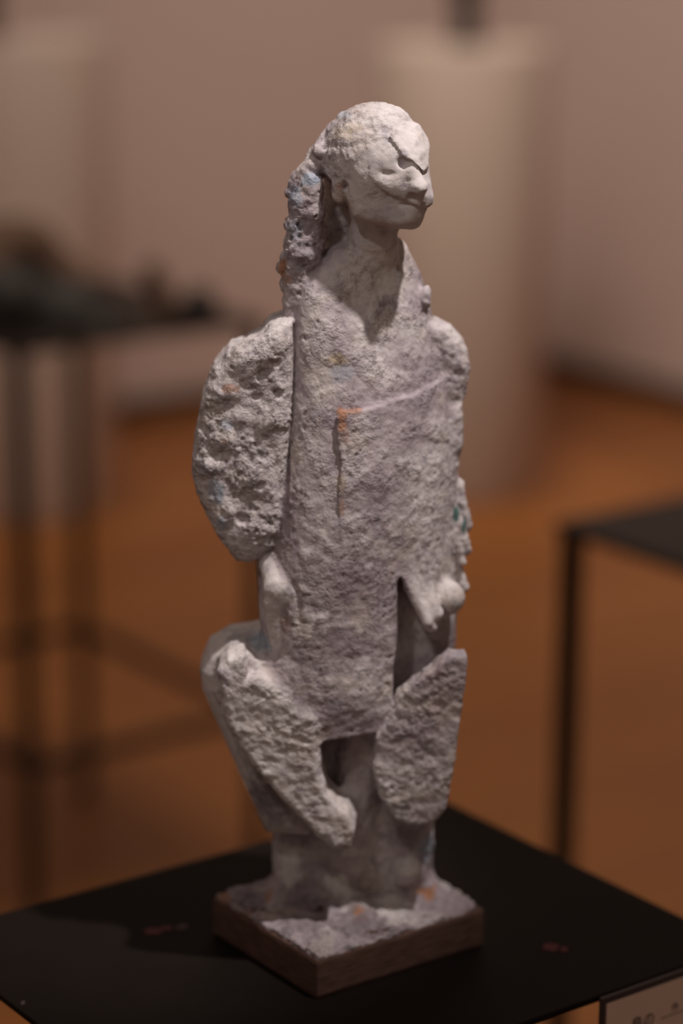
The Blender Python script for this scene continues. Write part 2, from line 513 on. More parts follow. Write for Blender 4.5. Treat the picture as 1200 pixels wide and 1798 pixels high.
def relax(V, Q, it=2, lam=0.5):
    for _ in range(it):
        S_ = np.zeros_like(V); cn = np.zeros(len(V))
        for k in range(4):
            for j in ((k + 1) % 4, (k + 3) % 4):
                for c in range(3):
                    S_[:, c] += np.bincount(Q[:, k], V[Q[:, j], c], len(V))
                cn += np.bincount(Q[:, k], minlength=len(V))
        V = V + lam * (S_ / np.maximum(cn, 1)[:, None] - V)
    return V
def np_mesh(name, V, Q, N=None, color=None, grain=None):
    me = bpy.data.meshes.new(name)
    me.vertices.add(len(V)); me.vertices.foreach_set('co', V.astype(np.float32).ravel())
    me.loops.add(len(Q) * 4); me.loops.foreach_set('vertex_index', Q.astype(np.int32).ravel())
    me.polygons.add(len(Q))
    me.polygons.foreach_set('loop_start', np.arange(0, len(Q) * 4, 4, dtype=np.int32))
    me.polygons.foreach_set('use_smooth', np.ones(len(Q), bool))
    me.update(calc_edges=True)
    if color is not None:
        at = me.color_attributes.new('pigment', 'FLOAT_COLOR', 'POINT')
        at.data.foreach_set('color', np.concatenate([color, np.ones((len(V), 1))], 1).astype(np.float32).ravel())
    if grain is not None:
        ga = me.attributes.new('grain', 'FLOAT', 'POINT')
        ga.data.foreach_set('value', grain.astype(np.float32))
    if N is not None:
        me.normals_split_custom_set_from_vertices(N.astype(np.float32))
    return me
def parts_from(V, Q, flab, N, color, names, mats, parent, origin, grain=None):
    for lb, nm in names.items():
        m = flab == lb
        if not m.any(): continue
        q = Q[m]; used = np.unique(q)
        rm = np.full(len(V), -1); rm[used] = np.arange(len(used))
        me = np_mesh(nm, V[used] - origin, rm[q], N[used], None if color is None else color[used], None if grain is None else grain[used])
        link(nm, me, mats[lb] if isinstance(mats, dict) else mats, parent)

# ------------------------------------------------------------------ sculptures in the background
def rough_solid(S, amp, scale):
    V, Q, lab = S.mesh()
    V = relax(V, Q, 2)
    N = vnormals(V, Q)
    V = V + N * (fbm(V, scale, 4) * amp)[:, None]
    N = vnormals(V, Q)
    return V, Q, lab, N

# reclining dark sculpture on the left stand
zt = 0.90
o = atz(90, 575, zt)
S = Solid(o + np.array([-.26, -.14, 0.0]), o + np.array([.24, .16, .22]), 0.005)
yo = o[1]
def bp_(px, py, dy=0.0): return aty(px, py, yo + dy)
S.cone(bp_(-120, 530), bp_(20, 535), .050, .052, 1, .02)
S.cone(bp_(20, 535), bp_(150, 556), .052, .034, 1, .02)
S.cone(bp_(150, 556), bp_(232, 580), .034, .012, 1, .02)
S.cone(bp_(-80, 580, -.03), bp_(190, 588, -.03), .026, .018, 1, .02)
S.cone(bp_(-60, 480, .01), bp_(55, 428, .03), .046, .034, 2, .02)
S.cone(bp_(55, 428, .03), bp_(150, 505, .02), .030, .020, 2, .02)
S.cone(bp_(-60, 440, .02), bp_(20, 415, .03), .030, .030, 2, .02)
V, Q, lab, N = rough_solid(S, .004, 25)
V[:, 2] = np.maximum(V[:, 2], zt + .0005)
rec = empty('reclining_sculpture', (o[0], o[1], zt))
tag(rec, 'dark low reclining sculpture lying on the blurred left stand', 'sculpture')
parts_from(V, Q, lab[Q[:, 0]], N, None, {1: 'body', 2: 'raised_limb'}, {1: M_BRONZE, 2: M_BRONZE_TAN}, rec, np.array([o[0], o[1], zt]))

# small dark sculpture beside it
o2 = atz(330, 572, zt)
yo = o2[1]
S = Solid(o2 + np.array([-.12, -.07, 0.0]), o2 + np.array([.12, .07, .14]), 0.004)
S.cone(bp_(345, 556), bp_(352, 530), .032, .024, 1, .01)
S.cone(bp_(325, 568), bp_(385, 566), .020, .016, 1, .01)
S.cone(bp_(268, 478), bp_(290, 530), .017, .016, 2, .01)
S.cone(bp_(290, 530), bp_(325, 566), .016, .016, 2, .01)
V, Q, lab, N = rough_solid(S, .003, 40)
V[:, 2] = np.maximum(V[:, 2], zt + .0005)
sm = empty('small_sculpture', (o2[0], o2[1], zt))
tag(sm, 'small dark crouching sculpture on the left stand, nearest the statuette', 'sculpture')
parts_from(V, Q, lab[Q[:, 0]], N, None, {1: 'body', 2: 'raised_limb'}, {1: M_BRONZE, 2: M_BRONZE_TAN}, sm, np.array([o2[0], o2[1], zt]))

# slender sculpture on the middle pedestal, cropped by the top of the picture
def slender(x, y, z, mat1, mat2, label, lean):
    S = Solid((x - .14, y - .12, z), (x + .14, y + .12, z + .52), 0.006)
    c = np.array([x, y, z])
    S.ellipsoid(c + (0, 0, .006), (.050, .042, .014), 2, 0)
    S.cone(c + (-.012, 0, .01), c + (-.018 + lean, 0, .17), .017, .022, 1, .01)
    S.cone(c + (.016, 0, .01), c + (.014 + lean, 0, .17), .016, .022, 1, .01)
    S.cone(c + (lean, 0, .17), c + (lean, 0, .31), .040, .046, 1, .03)
    S.cone(c + (lean, 0, .31), c + (lean, 0, .38), .044, .014, 1, .02)
    S.ellipsoid(c + (lean, -.004, .425), (.026, .028, .034), 1, .01)
    S.cone(c + (lean - .05, 0, .33), c + (lean - .07, 0, .20), .015, .012, 1, .015)
    S.cone(c + (lean + .05, 0, .33), c + (lean + .07, 0, .20), .015, .012, 1, .015)
    V, Q, lab, N = rough_solid(S, .004, 30)
    V[:, 2] = np.maximum(V[:, 2], z + .0005)
    r = empty('standing_sculpture', (x, y, z))
    tag(r, label, 'sculpture', 'standing sculptures on the white pedestals')
    parts_from(V, Q, lab[Q[:, 0]], N, None, {1: 'figure', 2: 'foot_plate'}, {1: mat1, 2: mat2}, r, c)
slender(0.297, 5.97, 1.105, M_BRONZE, M_BRONZE, 'dark standing sculpture on the middle pedestal, cropped by the picture top', 0.0)
slender(-0.835, 5.72, 1.13, M_BRONZE_RED, M_BRONZE_RED, 'red-brown standing sculpture on the left pedestal, in the top left picture corner', 0.0)

# ------------------------------------------------------------------ the statuette
PXM = 3300.0
BF = np.array([-0.0116, 1.1741, TZ])                     # front corner of the wooden base
BA, BB, BH = 0.1151, 0.1014, 0.0226
V0 = 1.249
ORG = np.array([0.00485, V0, TZ])
statue = empty('statuette', ORG)
tag(statue, 'pale weathered plaster statuette of a standing woman with a long braid', 'statuette')
bo = box('wooden_base', 0, BA, 0, BB, 0, BH, M_WOODBASE, statue, 0.0022)
bo.location = BF - ORG; bo.rotation_euler = (0, 0, TH)
bo['label'] = 'dark brown wooden block base'

V0 = 1.259                                              # the figure stands a little behind the middle of its base
def p(px, py, v=0.0): return aty(px, py, V0 + v)
def xz(pts, v): return [(lambda q: (q[0], q[2]))(p(a, b, v)) for a, b in pts]
def r_(px): return px / PXM
DRESS, HEAD, HAIR, BRAID, LWING, RWING, APRON, LHAND, RHAND, LLEG, RLEG, ANKLE, NECK, FRINGE, CRUST, FOOT, EAR, FOOT2, FOOT3 = range(1, 20)
H_ = 0.00085
G = Solid((p(318, 800)[0], V0 - .096, TZ + .019), (p(848, 800)[0], V0 + .096, 1.424), H_)

# --- dress: stacked ellipses turned with the base
def stack(rows, lab, k=0.0, ex=2.3, turned=True):
    # rows: (py, left px, right px, depth half B in mm, centre v in mm)
    zs, cx, cy, A, B = [], [], [], [], []
    for py, l, r, b, v in rows:
        q0, q1 = p(l, py, v / 1000), p(r, py, v / 1000)
        W = (q1[0] - q0[0]) / 2; b = b / 1000
        zs.append((q0[2] + q1[2]) / 2); cx.append((q0[0] + q1[0]) / 2); cy.append(V0 + v / 1000)
        A.append(math.sqrt(max(W * W - (0.59 * b) ** 2, (0.3 * W) ** 2)) / 0.807 if turned else W); B.append(b)
    zs = np.array(zs)[::-1]; cx, cy, A, B = [np.array(t)[::-1] for t in (cx, cy, A, B)]
    lo = (cx.min() - A.max() - .01, cy.min() - A.max() - .01, zs[0] - .008); hi = (cx.max() + A.max() + .01, cy.max() + A.max() + .01, zs[-1] + .008)
    s, X, Y, Z = G.sub(lo, hi)
    z = Z.ravel()
    def it(a): return np.interp(z, zs, a)[None, None, :]
    x, y = X - it(cx), Y - it(cy)
    f1, f2 = (E1, E2) if turned else ((1, 0), (0, 1))
    a = np.abs(x * f1[0] + y * f1[1]) / it(A); b = np.abs(x * f2[0] + y * f2[1]) / it(B)
    q = (a ** ex + b ** ex) ** (1 / ex)
    dd = (q - 1) * np.minimum(it(A), it(B))
    dd = np.maximum(dd, np.maximum(zs[0] - Z, Z - zs[-1]))
    G.add(s, dd, lab, k)
    return s, dd
stack([(418, 640, 700, 8, 3), (426, 590, 708, 12, 3), (440, 562, 716, 15, 3), (462, 541, 725, 18, 3), (490, 524, 738, 20.5, 3), (520, 515, 748, 22.5, 2.5), (560, 511, 757, 25, 1.5),
       (620, 509, 765, 27, 0), (690, 506, 773, 29, -2), (800, 498, 789, 31, -4), (900, 488, 800, 32, -4), (980, 478, 804, 32.5, -4), (1040, 472, 802, 33, -4),
       (1110, 470, 800, 33, -4), (1180, 462, 795, 33, -4), (1220, 462, 792, 33, -4), (1252, 466, 784, 32, -4)], DRESS)
# tunic flank spreading over the raised thigh
G.cone(p(600, 1190, -.024), p(480, 1205, -.030), r_(58), r_(48), DRESS, .014)
# left arm behind the hand
G.cone(p(478, 960, -.012), p(486, 1085, -.018), r_(30), r_(24), DRESS, .008)

# --- neck, head
G.cone(p(658, 380, -.009), p(652, 436, -.003), r_(40), r_(46), NECK, .004)
V0 -= .005
HZ = math.radians(-48)          # head's forward axis (cos, sin) = toward right and the camera
fh = np.array([math.cos(HZ), math.sin(HZ), 0])
hc = p(657, 272, -.006)
G.ellipsoid(hc, (.0272, .0252, .0268), HEAD, .003, HZ)
G.prism(xz([(640, 240), (728, 240), (742, 262), (748, 300), (752, 318), (753, 340), (744, 360), (741, 376), (733, 391), (722, 398), (696, 398), (655, 390), (619, 376), (611, 345), (618, 290)], -.014),
        V0 - .0335, V0 + .008, .0115, HEAD, .007)
G.cone(p(727, 386, -.022), p(738, 352, -.022), r_(13), r_(14), HEAD, .004)      # chin and lower lip at the profile
def shell(poly, thick, lab, v, y0, y1, rnd=.0012, k=0.0):
    s, dp = G.prism_d(xz(poly, v), y0, y1, rnd, k)
    th = thick if np.isscalar(thick) else thick(s)
    G.add(s, np.maximum(G.F[s].copy() - th, dp), lab, k)
# the overhanging mask of cheek and upper lip
def mask_t(s):
    Z = G.ax[2][s[2]][None, None, :]; X = G.ax[0][s[0]][:, None, None]
    tz = np.interp(Z, [p(0, 357, -.033)[2], p(0, 335, -.033)[2], p(0, 305, -.033)[2], p(0, 272, -.033)[2]], [.0030, .0027, .0014, 0.0])
    return tz * np.interp(X, [p(650, 330)[0], p(668, 330)[0], p(690, 330)[0], p(726, 330)[0], p(744, 330)[0]], [.55, .9, 1.0, 1.0, .6])
shell([(648, 268), (648, 306), (657, 318), (672, 334), (686, 348), (700, 356), (720, 359), (736, 364), (748, 368), (762, 362), (764, 268)], mask_t, HEAD, -.03, V0 - .07, V0 - .006, .0006, .0009)
# eye hollow over the cheek, sunk lower face
G.ellipsoid(G.surf(684, 305) + (0, -.0036, 0), (.0065, .0042, .0020), HEAD, .0015, 0, cut=True)
G.ellipsoid(G.surf(672, 365) + (0, -.0045, 0), (.016, .0054, .0060), HEAD, .008, 0, cut=True)
# brow, nose
q0, q1 = G.surf(720, 288), G.surf(735, 326)
G.cone(q0 + (0, .0012, 0), q1 + (0, -.0012, 0), .0026, .0044, HEAD, .0035)
G.ellipsoid(q1 + (.0003, -.0020, -.0006), (.0044, .0042, .0034), HEAD, .002, HZ)
G.ellipsoid(q1 + (-.0032, -.0030, -.0062), (.0030, .0045, .0032), HEAD, .001, 0, cut=True)
for a, b, rr in ((703, 285, .0013), (709, 281, .0012), (714, 278, .0010), (706, 289, .0011)):
    G.ellipsoid(G.surf(a, b), (rr, rr, rr), HEAD, .0006, 0, cut=True)
G.ellipsoid(G.surf(709, 284) + (0, -.001, 0), (.0032, .0022, .0024), HEAD, .002, 0, cut=True)
# mouth line
qb, qc = G.surf(704, 359), G.surf(743, 361)
G.cone(qb, qc, .0007, .0009, HEAD, .001, cut=True)
# fringe: a thin flake of hair standing proud of the brow
shell([(683, 238), (690, 229), (712, 215), (740, 222), (755, 255), (752, 292), (746, 297), (738, 291), (728, 280), (716, 272), (706, 268), (700, 257), (692, 248)], .0017, FRINGE, -.02, V0 - .06, V0 - .004, .0006)
# hair cap and the mass behind the neck
shell([(566, 345), (566, 250), (590, 205), (640, 170), (700, 170), (724, 205), (705, 214), (684, 233), (655, 236), (630, 262), (612, 300), (604, 330)], .0003, HAIR, -.01, V0 - .06, V0 + .05, .001)
V0 += .005
G.cone(p(602, 285, .010), p(596, 360, .020), r_(34), r_(30), HAIR, .008)
G.cone(p(596, 360, .020), p(600, 450, .022), r_(32), r_(36), HAIR, .006)
G.cone(p(575, 262, .000), p(556, 290, -.004), r_(18), r_(20), HAIR, .006)
G.cone(p(592, 232, .0), p(560, 272, -.006), r_(16), r_(15), HAIR, .006)
# ear
qe = G.surf(598, 334)
G.ellipsoid(qe + (0, .0012, .0008), (.0046, .0042, .0078), EAR, .001)
G.ellipsoid(G.surf(604, 328) + (.0004, -.0008, 0), (.0024, .0032, .0028), EAR, .0008, cut=True)
# --- braid
G.prism(xz([(540, 300), (566, 312), (567, 440), (556, 466), (530, 505), (512, 552), (499, 552), (498, 480), (500, 440), (507, 400), (514, 345)], -.012), V0 - .021, V0 - .002, .004, BRAID, .002)
for px, py, rr in [(561, 262, 15), (548, 290, 19), (536, 308, 20), (522, 322, 17), (512, 338, 13), (545, 335, 22), (527, 362, 20), (550, 372, 20), (515, 395, 16), (540, 404, 24), (555, 425, 17), (514, 424, 17),
                   (530, 442, 24), (505, 452, 14), (548, 456, 16), (498, 470, 12), (520, 476, 22), (506, 500, 14), (526, 498, 13), (506, 528, 10)]:
    G.ellipsoid(p(px, py, -.013 + .003 * math.sin(px + py)), (r_(rr), r_(rr) * 1.05, r_(rr) * 0.92), BRAID, .0022)
# collar crease
pts = [G.surf(a, b) for a, b in ((625, 428), (655, 437), (680, 435), (697, 424))]
for a, b in zip(pts[:-1], pts[1:]): G.cone(a + (0, .0005, 0), b + (0, .0005, 0), .0012, .0012, DRESS, .0015)
# --- apron panel: thick at its top edge, dying out below
def taper(s):
    Z = G.ax[2][s[2]][None, None, :]
    return np.interp(Z, [p(0, 978, -.036)[2], p(0, 900, -.036)[2], p(0, 720, -.033)[2]], [0.0, .0009, .0030])
shell([(591, 722), (598, 713), (640, 713), (690, 706), (740, 697), (782, 686), (812, 690), (830, 900), (820, 985), (640, 985), (600, 955), (594, 860), (600, 800), (592, 760)], taper, APRON, -.03, V0 - .06, V0 + .03, .0006)
pts = [G.surf(a, b) for a, b in ((606, 712), (650, 711), (700, 703), (772, 689))]
for a, b in zip(pts[:-1], pts[1:]): G.cone(a + (0, .0006, 0), b + (0, .0006, 0), .0012, .0013, APRON, .001)
# --- recess at the right of the tunic front
G.prism(xz([(697, 1022), (703, 1012), (722, 1045), (742, 1092), (770, 1080), (812, 1068), (812, 1160), (760, 1180), (690, 1275), (690, 1180), (697, 1120)], -.028), V0 - .08, V0 - .0035, .001, DRESS, .002, cut=True)
# right hand and cuff above it
G.cone(G.surf(722, 1030) + (0, .003, 0), p(750, 1093, -.026), r_(12), r_(9), RHAND, .004)
G.cone(G.surf(742, 1030) + (0, .004, 0), p(768, 1078, -.022), r_(15), r_(12), RHAND, .004)
G.ellipsoid(p(792, 1050, -.010), (r_(25), r_(28), r_(30)), RHAND, .005)
G.ellipsoid(p(757, 1100, -.022), (r_(12), r_(12), r_(10)), RHAND, .003)
# --- left hand
fing = [((472, 1056), (480, 1112), 9.5), ((485, 1060), (490, 1122), 9.5), ((499, 1058), (500, 1066), 7), ((511, 1036), (516, 1062), 11), ((515, 1060), (511, 1096), 9)]
fq = [(G.surf(*a), G.surf(*b_), rr) for a, b_, rr in fing]
vm = min(min(a[1], b_[1]) for a, b_, rr in fq)
pc = G.surf(492, 1042)
G.ellipsoid(pc + (0, .0012, 0), (r_(27), r_(20), r_(26)), LHAND, .002)
G.cone(G.surf(478, 990) + (0, .004, 0), pc + (-.001, .002, .004), r_(24), r_(22), LHAND, .004)
for (a, b_, rr) in fing:
    G.cone(aty(a[0], a[1], pc[1] - .0008), aty(b_[0], b_[1], pc[1] + .0012), r_(rr), r_(rr - 1.5), LHAND, .0008)
G.cone(G.surf(501, 1066) + (0, -.001, 0), G.surf(502, 1095) + (0, -.001, 0), .0011, .0011, LHAND, .0006, cut=True)
pts = [G.surf(a, b_) + (0, -.0006, 0) for a, b_ in ((515, 1026), (523, 1042), (525, 1068), (523, 1090))]
for a, b_ in zip(pts[:-1], pts[1:]): G.cone(a, b_, .0013, .0013, DRESS, .0012, cut=True)
# --- left leg: knee pushed out to the left, trouser falling to a pointed hem
G.prism(xz([(470, 1100), (440, 1107), (400, 1112), (366, 1134), (352, 1166), (357, 1202), (386, 1268), (440, 1392), (470, 1450), (545, 1455), (540, 1380), (520, 1280), (530, 1180)], -.010), V0 - .030, V0 + .018, .014, LLEG, .004)
G.prism(xz([(384, 1165), (402, 1142), (430, 1136), (470, 1180), (560, 1250), (562, 1290), (564, 1340), (574, 1378), (594, 1402), (612, 1412), (625, 1440), (616, 1474), (590, 1477), (555, 1454), (520, 1414), (478, 1366), (430, 1310), (400, 1258), (388, 1210)], -.038), V0 - .0525, V0 - .020, .004, LLEG, .005)
G.prism(xz([(431, 1128), (478, 1120), (486, 1150), (470, 1172), (436, 1180)], -.042), V0 - .09, V0 - .042, .001, LLEG, .004, cut=True)
# --- right leg: slab of stiff trouser with a slanting top edge
G.prism(xz([(698, 1218), (740, 1186), (790, 1145), (818, 1148), (821, 1168), (808, 1260), (797, 1330), (784, 1410), (770, 1436), (735, 1446), (695, 1434), (668, 1395), (655, 1350), (660, 1290), (684, 1264)], -.033), V0 - .038, V0 - .023, .002, RLEG, .001)
G.prism(xz([(690, 1290), (800, 1270), (796, 1330), (782, 1410), (766, 1432), (735, 1440), (700, 1428), (672, 1390), (664, 1340)], -.020), V0 - .030, V0 + .012, .004, RLEG, .003)
# --- lower legs and feet
stack([(1240, 512, 768, 18, 8), (1350, 500, 765, 18, 9), (1440, 488, 762, 18, 10), (1500, 484, 759, 17, 12), (1540, 480, 762, 18, 13), (1562, 470, 770, 21, 13), (1585, 458, 782, 26, 13)], ANKLE, .006, 2.6, False)
G.cone(p(632, 1290, -.014), p(622, 1470, -.008), r_(34), r_(38), ANKLE, .008)
G.cone(p(515, 1470, .002), p(506, 1545, -.002), r_(24), r_(22), ANKLE, .010)
G.cone(p(610, 1480, .002), p(604, 1545, -.004), r_(24), r_(26), ANKLE, .010)
G.cone(p(722, 1480, .002), p(716, 1535, -.002), r_(26), r_(24), ANKLE, .010)
ZB = TZ + BH
def onbase(px, py, dz=0.0): return atz(px, py, ZB + dz)
G.cone(onbase(500, 1560, .004), onbase(476, 1584, .001), .007, .005, FOOT, .005)
G.cone(onbase(606, 1560, .005), onbase(640, 1614, .001), .0085, .0058, FOOT2, .006)
G.cone(onbase(716, 1545, .004), onbase(764, 1574, .001), .0085, .0062, FOOT3, .006)
# --- plaster crust on the base
cc = BF + E1 * BA / 2 + E2 * BB / 2
s, X, Y, Z = G.sub((cc[0] - .09, cc[1] - .09, ZB - .004), (cc[0] + .09, cc[1] + .09, ZB + .015))
a_ = np.abs((X - cc[0]) * E1[0] + (Y - cc[1]) * E1[1]) - (BA / 2 - .0012)
b_ = np.abs((X - cc[0]) * E2[0] + (Y - cc[1]) * E2[1]) - (BB / 2 - .0012)
gx = np.broadcast_to(X, (X.shape[0], Y.shape[1], 1)); gy = np.broadcast_to(Y, gx.shape)
pn = np.stack([gx.ravel(), gy.ravel(), np.zeros(gx.size)], 1)
hgt = (0.0018 + 0.0024 * fbm(pn, 55, 4)).reshape(gx.shape)
for (px, py, rad, am) in [(560, 1640, .020, .0035), (690, 1590, .018, .0026), (590, 1545, .016, .005), (500, 1600, .018, -.0016), (660, 1640, .012, -.0015)]:
    q = onbase(px, py)
    hgt = hgt + am * np.exp(-(((gx - q[0]) ** 2 + (gy - q[1]) ** 2) / rad ** 2))
hgt = np.maximum(hgt, .0004)
dd = np.maximum(np.maximum(a_, b_), np.maximum(Z - (ZB + hgt), (ZB - .0012) - Z))
G.add(s, dd, CRUST, .004)

# --- left wing: thick crumbling sleeve
G.prism(xz([(500, 554), (515, 557), (517, 620), (516, 720), (507, 800), (502, 920), (486, 952), (442, 977), (416, 975), (386, 935), (352, 868), (339, 822), (344, 760), (356, 690), (376, 640), (402, 610), (432, 598), (456, 584), (476, 562)], -.016),
        V0 - .036, V0 + .012, .010, LWING, .001)
for px, py, rr, lift in [(430, 640, 30, .5), (400, 690, 26, .55), (470, 620, 28, .5), (395, 770, 30, .5), (370, 820, 22, .5), (450, 840, 34, .45), (440, 930, 28, .5), (400, 900, 24, .5), (470, 740, 26, .45), (490, 600, 18, .5), (425, 735, 18, .5)]:
    q = G.surf(px, py); G.ellipsoid(q + (0, r_(rr) * .78, 0), (r_(rr), r_(rr), r_(rr)), LWING, .005)
for px, py, rr in [(468, 655, 9), (402, 712, 12), (448, 700, 8), (462, 850, 11), (430, 905, 12), (395, 905, 8), (480, 790, 8), (385, 800, 9), (418, 870, 8), (495, 690, 9), (486, 640, 7)]:
    q = G.surf(px, py)
    for _ in range(3):
        o_ = np.array([random.uniform(-1, 1) * r_(rr) * .9, -r_(rr) * .45, random.uniform(-1, 1) * r_(rr) * .7])
        G.ellipsoid(q + o_, (r_(rr) * random.uniform(.5, 1.0), r_(rr) * .75, r_(rr) * random.uniform(.4, .8)), LWING, .0015, cut=True)
G.cone(G.surf(517, 575), G.surf(512, 780), .0013, .0013, DRESS, .001, cut=True)
G.cone(G.surf(512, 780), G.surf(503, 940), .0013, .0011, DRESS, .001, cut=True)
# --- right wing, behind the dress
G.ellipsoid(p(748, 520, .004), (r_(10), r_(12), r_(20)), RWING, .003)
G.prism(xz([(740, 548), (765, 560), (792, 570), (813, 598), (825, 640), (818, 684), (812, 700), (800, 716), (770, 720), (745, 640)], .016), V0 + .002, V0 + .030, .007, RWING, .002)
G.prism(xz([(760, 690), (812, 704), (811, 780), (804, 806), (796, 858), (770, 880), (760, 780)], .012), V0 + .0, V0 + .024, .005, RWING, .002)
for (a, b, ra, rb, v) in [((806, 850), (820, 925), 9, 10, .012), ((800, 895), (822, 968), 8, 9, .006), ((796, 935), (812, 985), 8, 8, .004), ((800, 985), (814, 1030), 11, 10, .008), ((790, 840), (800, 1020), 14, 14, .014)]:
    G.cone(p(*a, v), p(*b, v), r_(ra), r_(rb), RWING, .0012)
G.ellipsoid(p(806, 985, -.001), (r_(12), r_(12), r_(26)), RWING, .002, cut=True)

# --- extract the surface, roughen it
V, Q, lab = G.mesh()
V = relax(V, Q, 2, 0.5)
N = vnormals(V, Q)
labf = lab.astype(int)
rough = np.zeros(20); crumb = np.zeros(20); pit = np.zeros(20)
rough[[DRESS, APRON]] = .00032; rough[[HEAD, NECK]] = .00022; rough[[HAIR]] = .0007; rough[[FRINGE, EAR]] = .0004; rough[[LHAND, RHAND]] = .00035
rough[[LLEG]] = .0006; rough[RLEG] = .0007; rough[[ANKLE, FOOT, FOOT2, FOOT3]] = .0007; rough[CRUST] = .0011; rough[BRAID] = .0008; rough[LWING] = .00045; rough[RWING] = .0008
crumb[LWING] = .0012; crumb[BRAID] = .0005; crumb[[DRESS, APRON]] = .0003; crumb[RLEG] = .0009; crumb[LLEG] = .0006; crumb[CRUST] = .0013; pit[CRUST] = .0008; crumb[[HEAD]] = .00006
pit[CRUST] = .0010; pit[BRAID] = .0022; pit[LWING] = .0011; pit[[DRESS, APRON]] = .0007; pit[[HEAD, HAIR, NECK]] = .0004; pit[[LLEG, RLEG]] = .0006
def spread(per):          # blend the per-part amounts a little over the seams
    a = per[labf].astype(float)
    for _ in range(5):
        s_ = a[Q].mean(1); acc = np.zeros(len(V)); cn = np.zeros(len(V))
        for k in range(4):
            acc += np.bincount(Q[:, k], s_, len(V)); cn += np.bincount(Q[:, k], minlength=len(V))
        a = acc / np.maximum(cn, 1)
    return a
n_big = fbm(V, 45, 3); n_mid = fbm(V, 160, 3, .55)
w1 = worley(V, 620); w2 = worley(V, 230)
n_pit = perlin(V * 330 + 5.0)
patch = np.clip(fbm(V + 3.1, 60, 3) * 1.6 + .45, 0, 1)         # rough and rubbed-smooth areas
# the smooth outer side of the raised knee
zk = p(0, 1300)[2]
knee = (labf == LLEG) & (V[:, 1] > V0 - .028)
R_, C_, P_ = spread(rough), spread(crumb), spread(pit)
R_ = np.where(knee, R_ * .35, R_); C_ = np.where(knee, C_ * .1, C_); P_ = np.where(knee, 0, P_)
disp = R_ * (n_big * .9 + n_mid * 1.0) + C_ * patch * ((.55 - w1) * .9 + (.5 - w2) * 1.1)
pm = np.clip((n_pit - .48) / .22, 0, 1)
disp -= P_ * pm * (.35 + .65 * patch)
V = V + N * disp[:, None]
N = vnormals(V, Q)

gr_ = np.full(20, .6); gr_[[HEAD, NECK, FRINGE]] = .28; gr_[[HAIR, EAR]] = .8; gr_[[DRESS, APRON]] = .85; gr_[LWING] = 1.6; gr_[BRAID] = .9; gr_[RLEG] = .9; gr_[[LHAND, RHAND]] = .4; gr_[CRUST] = .9
grain = spread(gr_) * (.55 + .9 * patch); grain = np.where(knee, .18, grain)
# --- pigment: patina of greys, lilac, ochre, with the worn rust, blue and dark stains the piece carries, plus painted-in shadows and lit patches
c_light = np.array([.65, .59, .58]); c_lilac = np.array([.39, .325, .345]); c_ochre = np.array([.56, .46, .34]); c_warm = np.array([.58, .52, .47])
t1 = np.clip(fbm(V + 9.0, 28, 4) * .9 + .42, 0, 1)[:, None]
lilac = np.zeros(20); lilac[:] = .35; lilac[[HEAD, FRINGE]] = .05; lilac[NECK] = .25; lilac[[DRESS, APRON]] = .70; lilac[LWING] = .14; lilac[BRAID] = .62; lilac[[LLEG]] = .12; lilac[RLEG] = .45; lilac[[ANKLE]] = .85; lilac[CRUST] = .95; lilac[[FOOT, FOOT2, FOOT3]] = .7; lilac[[LHAND, RHAND]] = .1
la = spread(lilac)[:, None]
mixl = np.clip(la * (.1 + 1.9 * t1), 0, 1)
colr = c_light * (1 - mixl) + c_lilac * mixl
t2 = np.clip(fbm(V + 21.0, 55, 5) * .5 - .08, 0, .22)[:, None]
colr = colr * (1 - t2) + c_ochre * t2
t3 = np.clip(fbm(V + 33.0, 120, 4) * 1.2 - .35, 0, .45)[:, None]
colr = colr * (1 - t3) + np.array([.30, .27, .30]) * t3
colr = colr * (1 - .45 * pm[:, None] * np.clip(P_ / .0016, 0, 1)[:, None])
RUST, BLUE, DARK, OCH, PALE, GREEN = [np.array(c) for c in ((.40, .19, .10), (.25, .34, .43), (.12, .10, .115), (.42, .31, .16), (.72, .68, .65), (.05, .16, .14))]
jit = fbm(V + 50.0, 180, 3)
def stain_and_shading(px, py, rx, rz, col, st, edge=.35):  # local tints: stains, painted shadows and lit patches
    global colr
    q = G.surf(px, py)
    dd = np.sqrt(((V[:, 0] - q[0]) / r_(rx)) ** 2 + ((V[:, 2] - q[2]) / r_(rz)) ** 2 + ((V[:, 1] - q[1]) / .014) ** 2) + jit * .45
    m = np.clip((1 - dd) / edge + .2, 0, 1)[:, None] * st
    colr = colr * (1 - m) + col * m
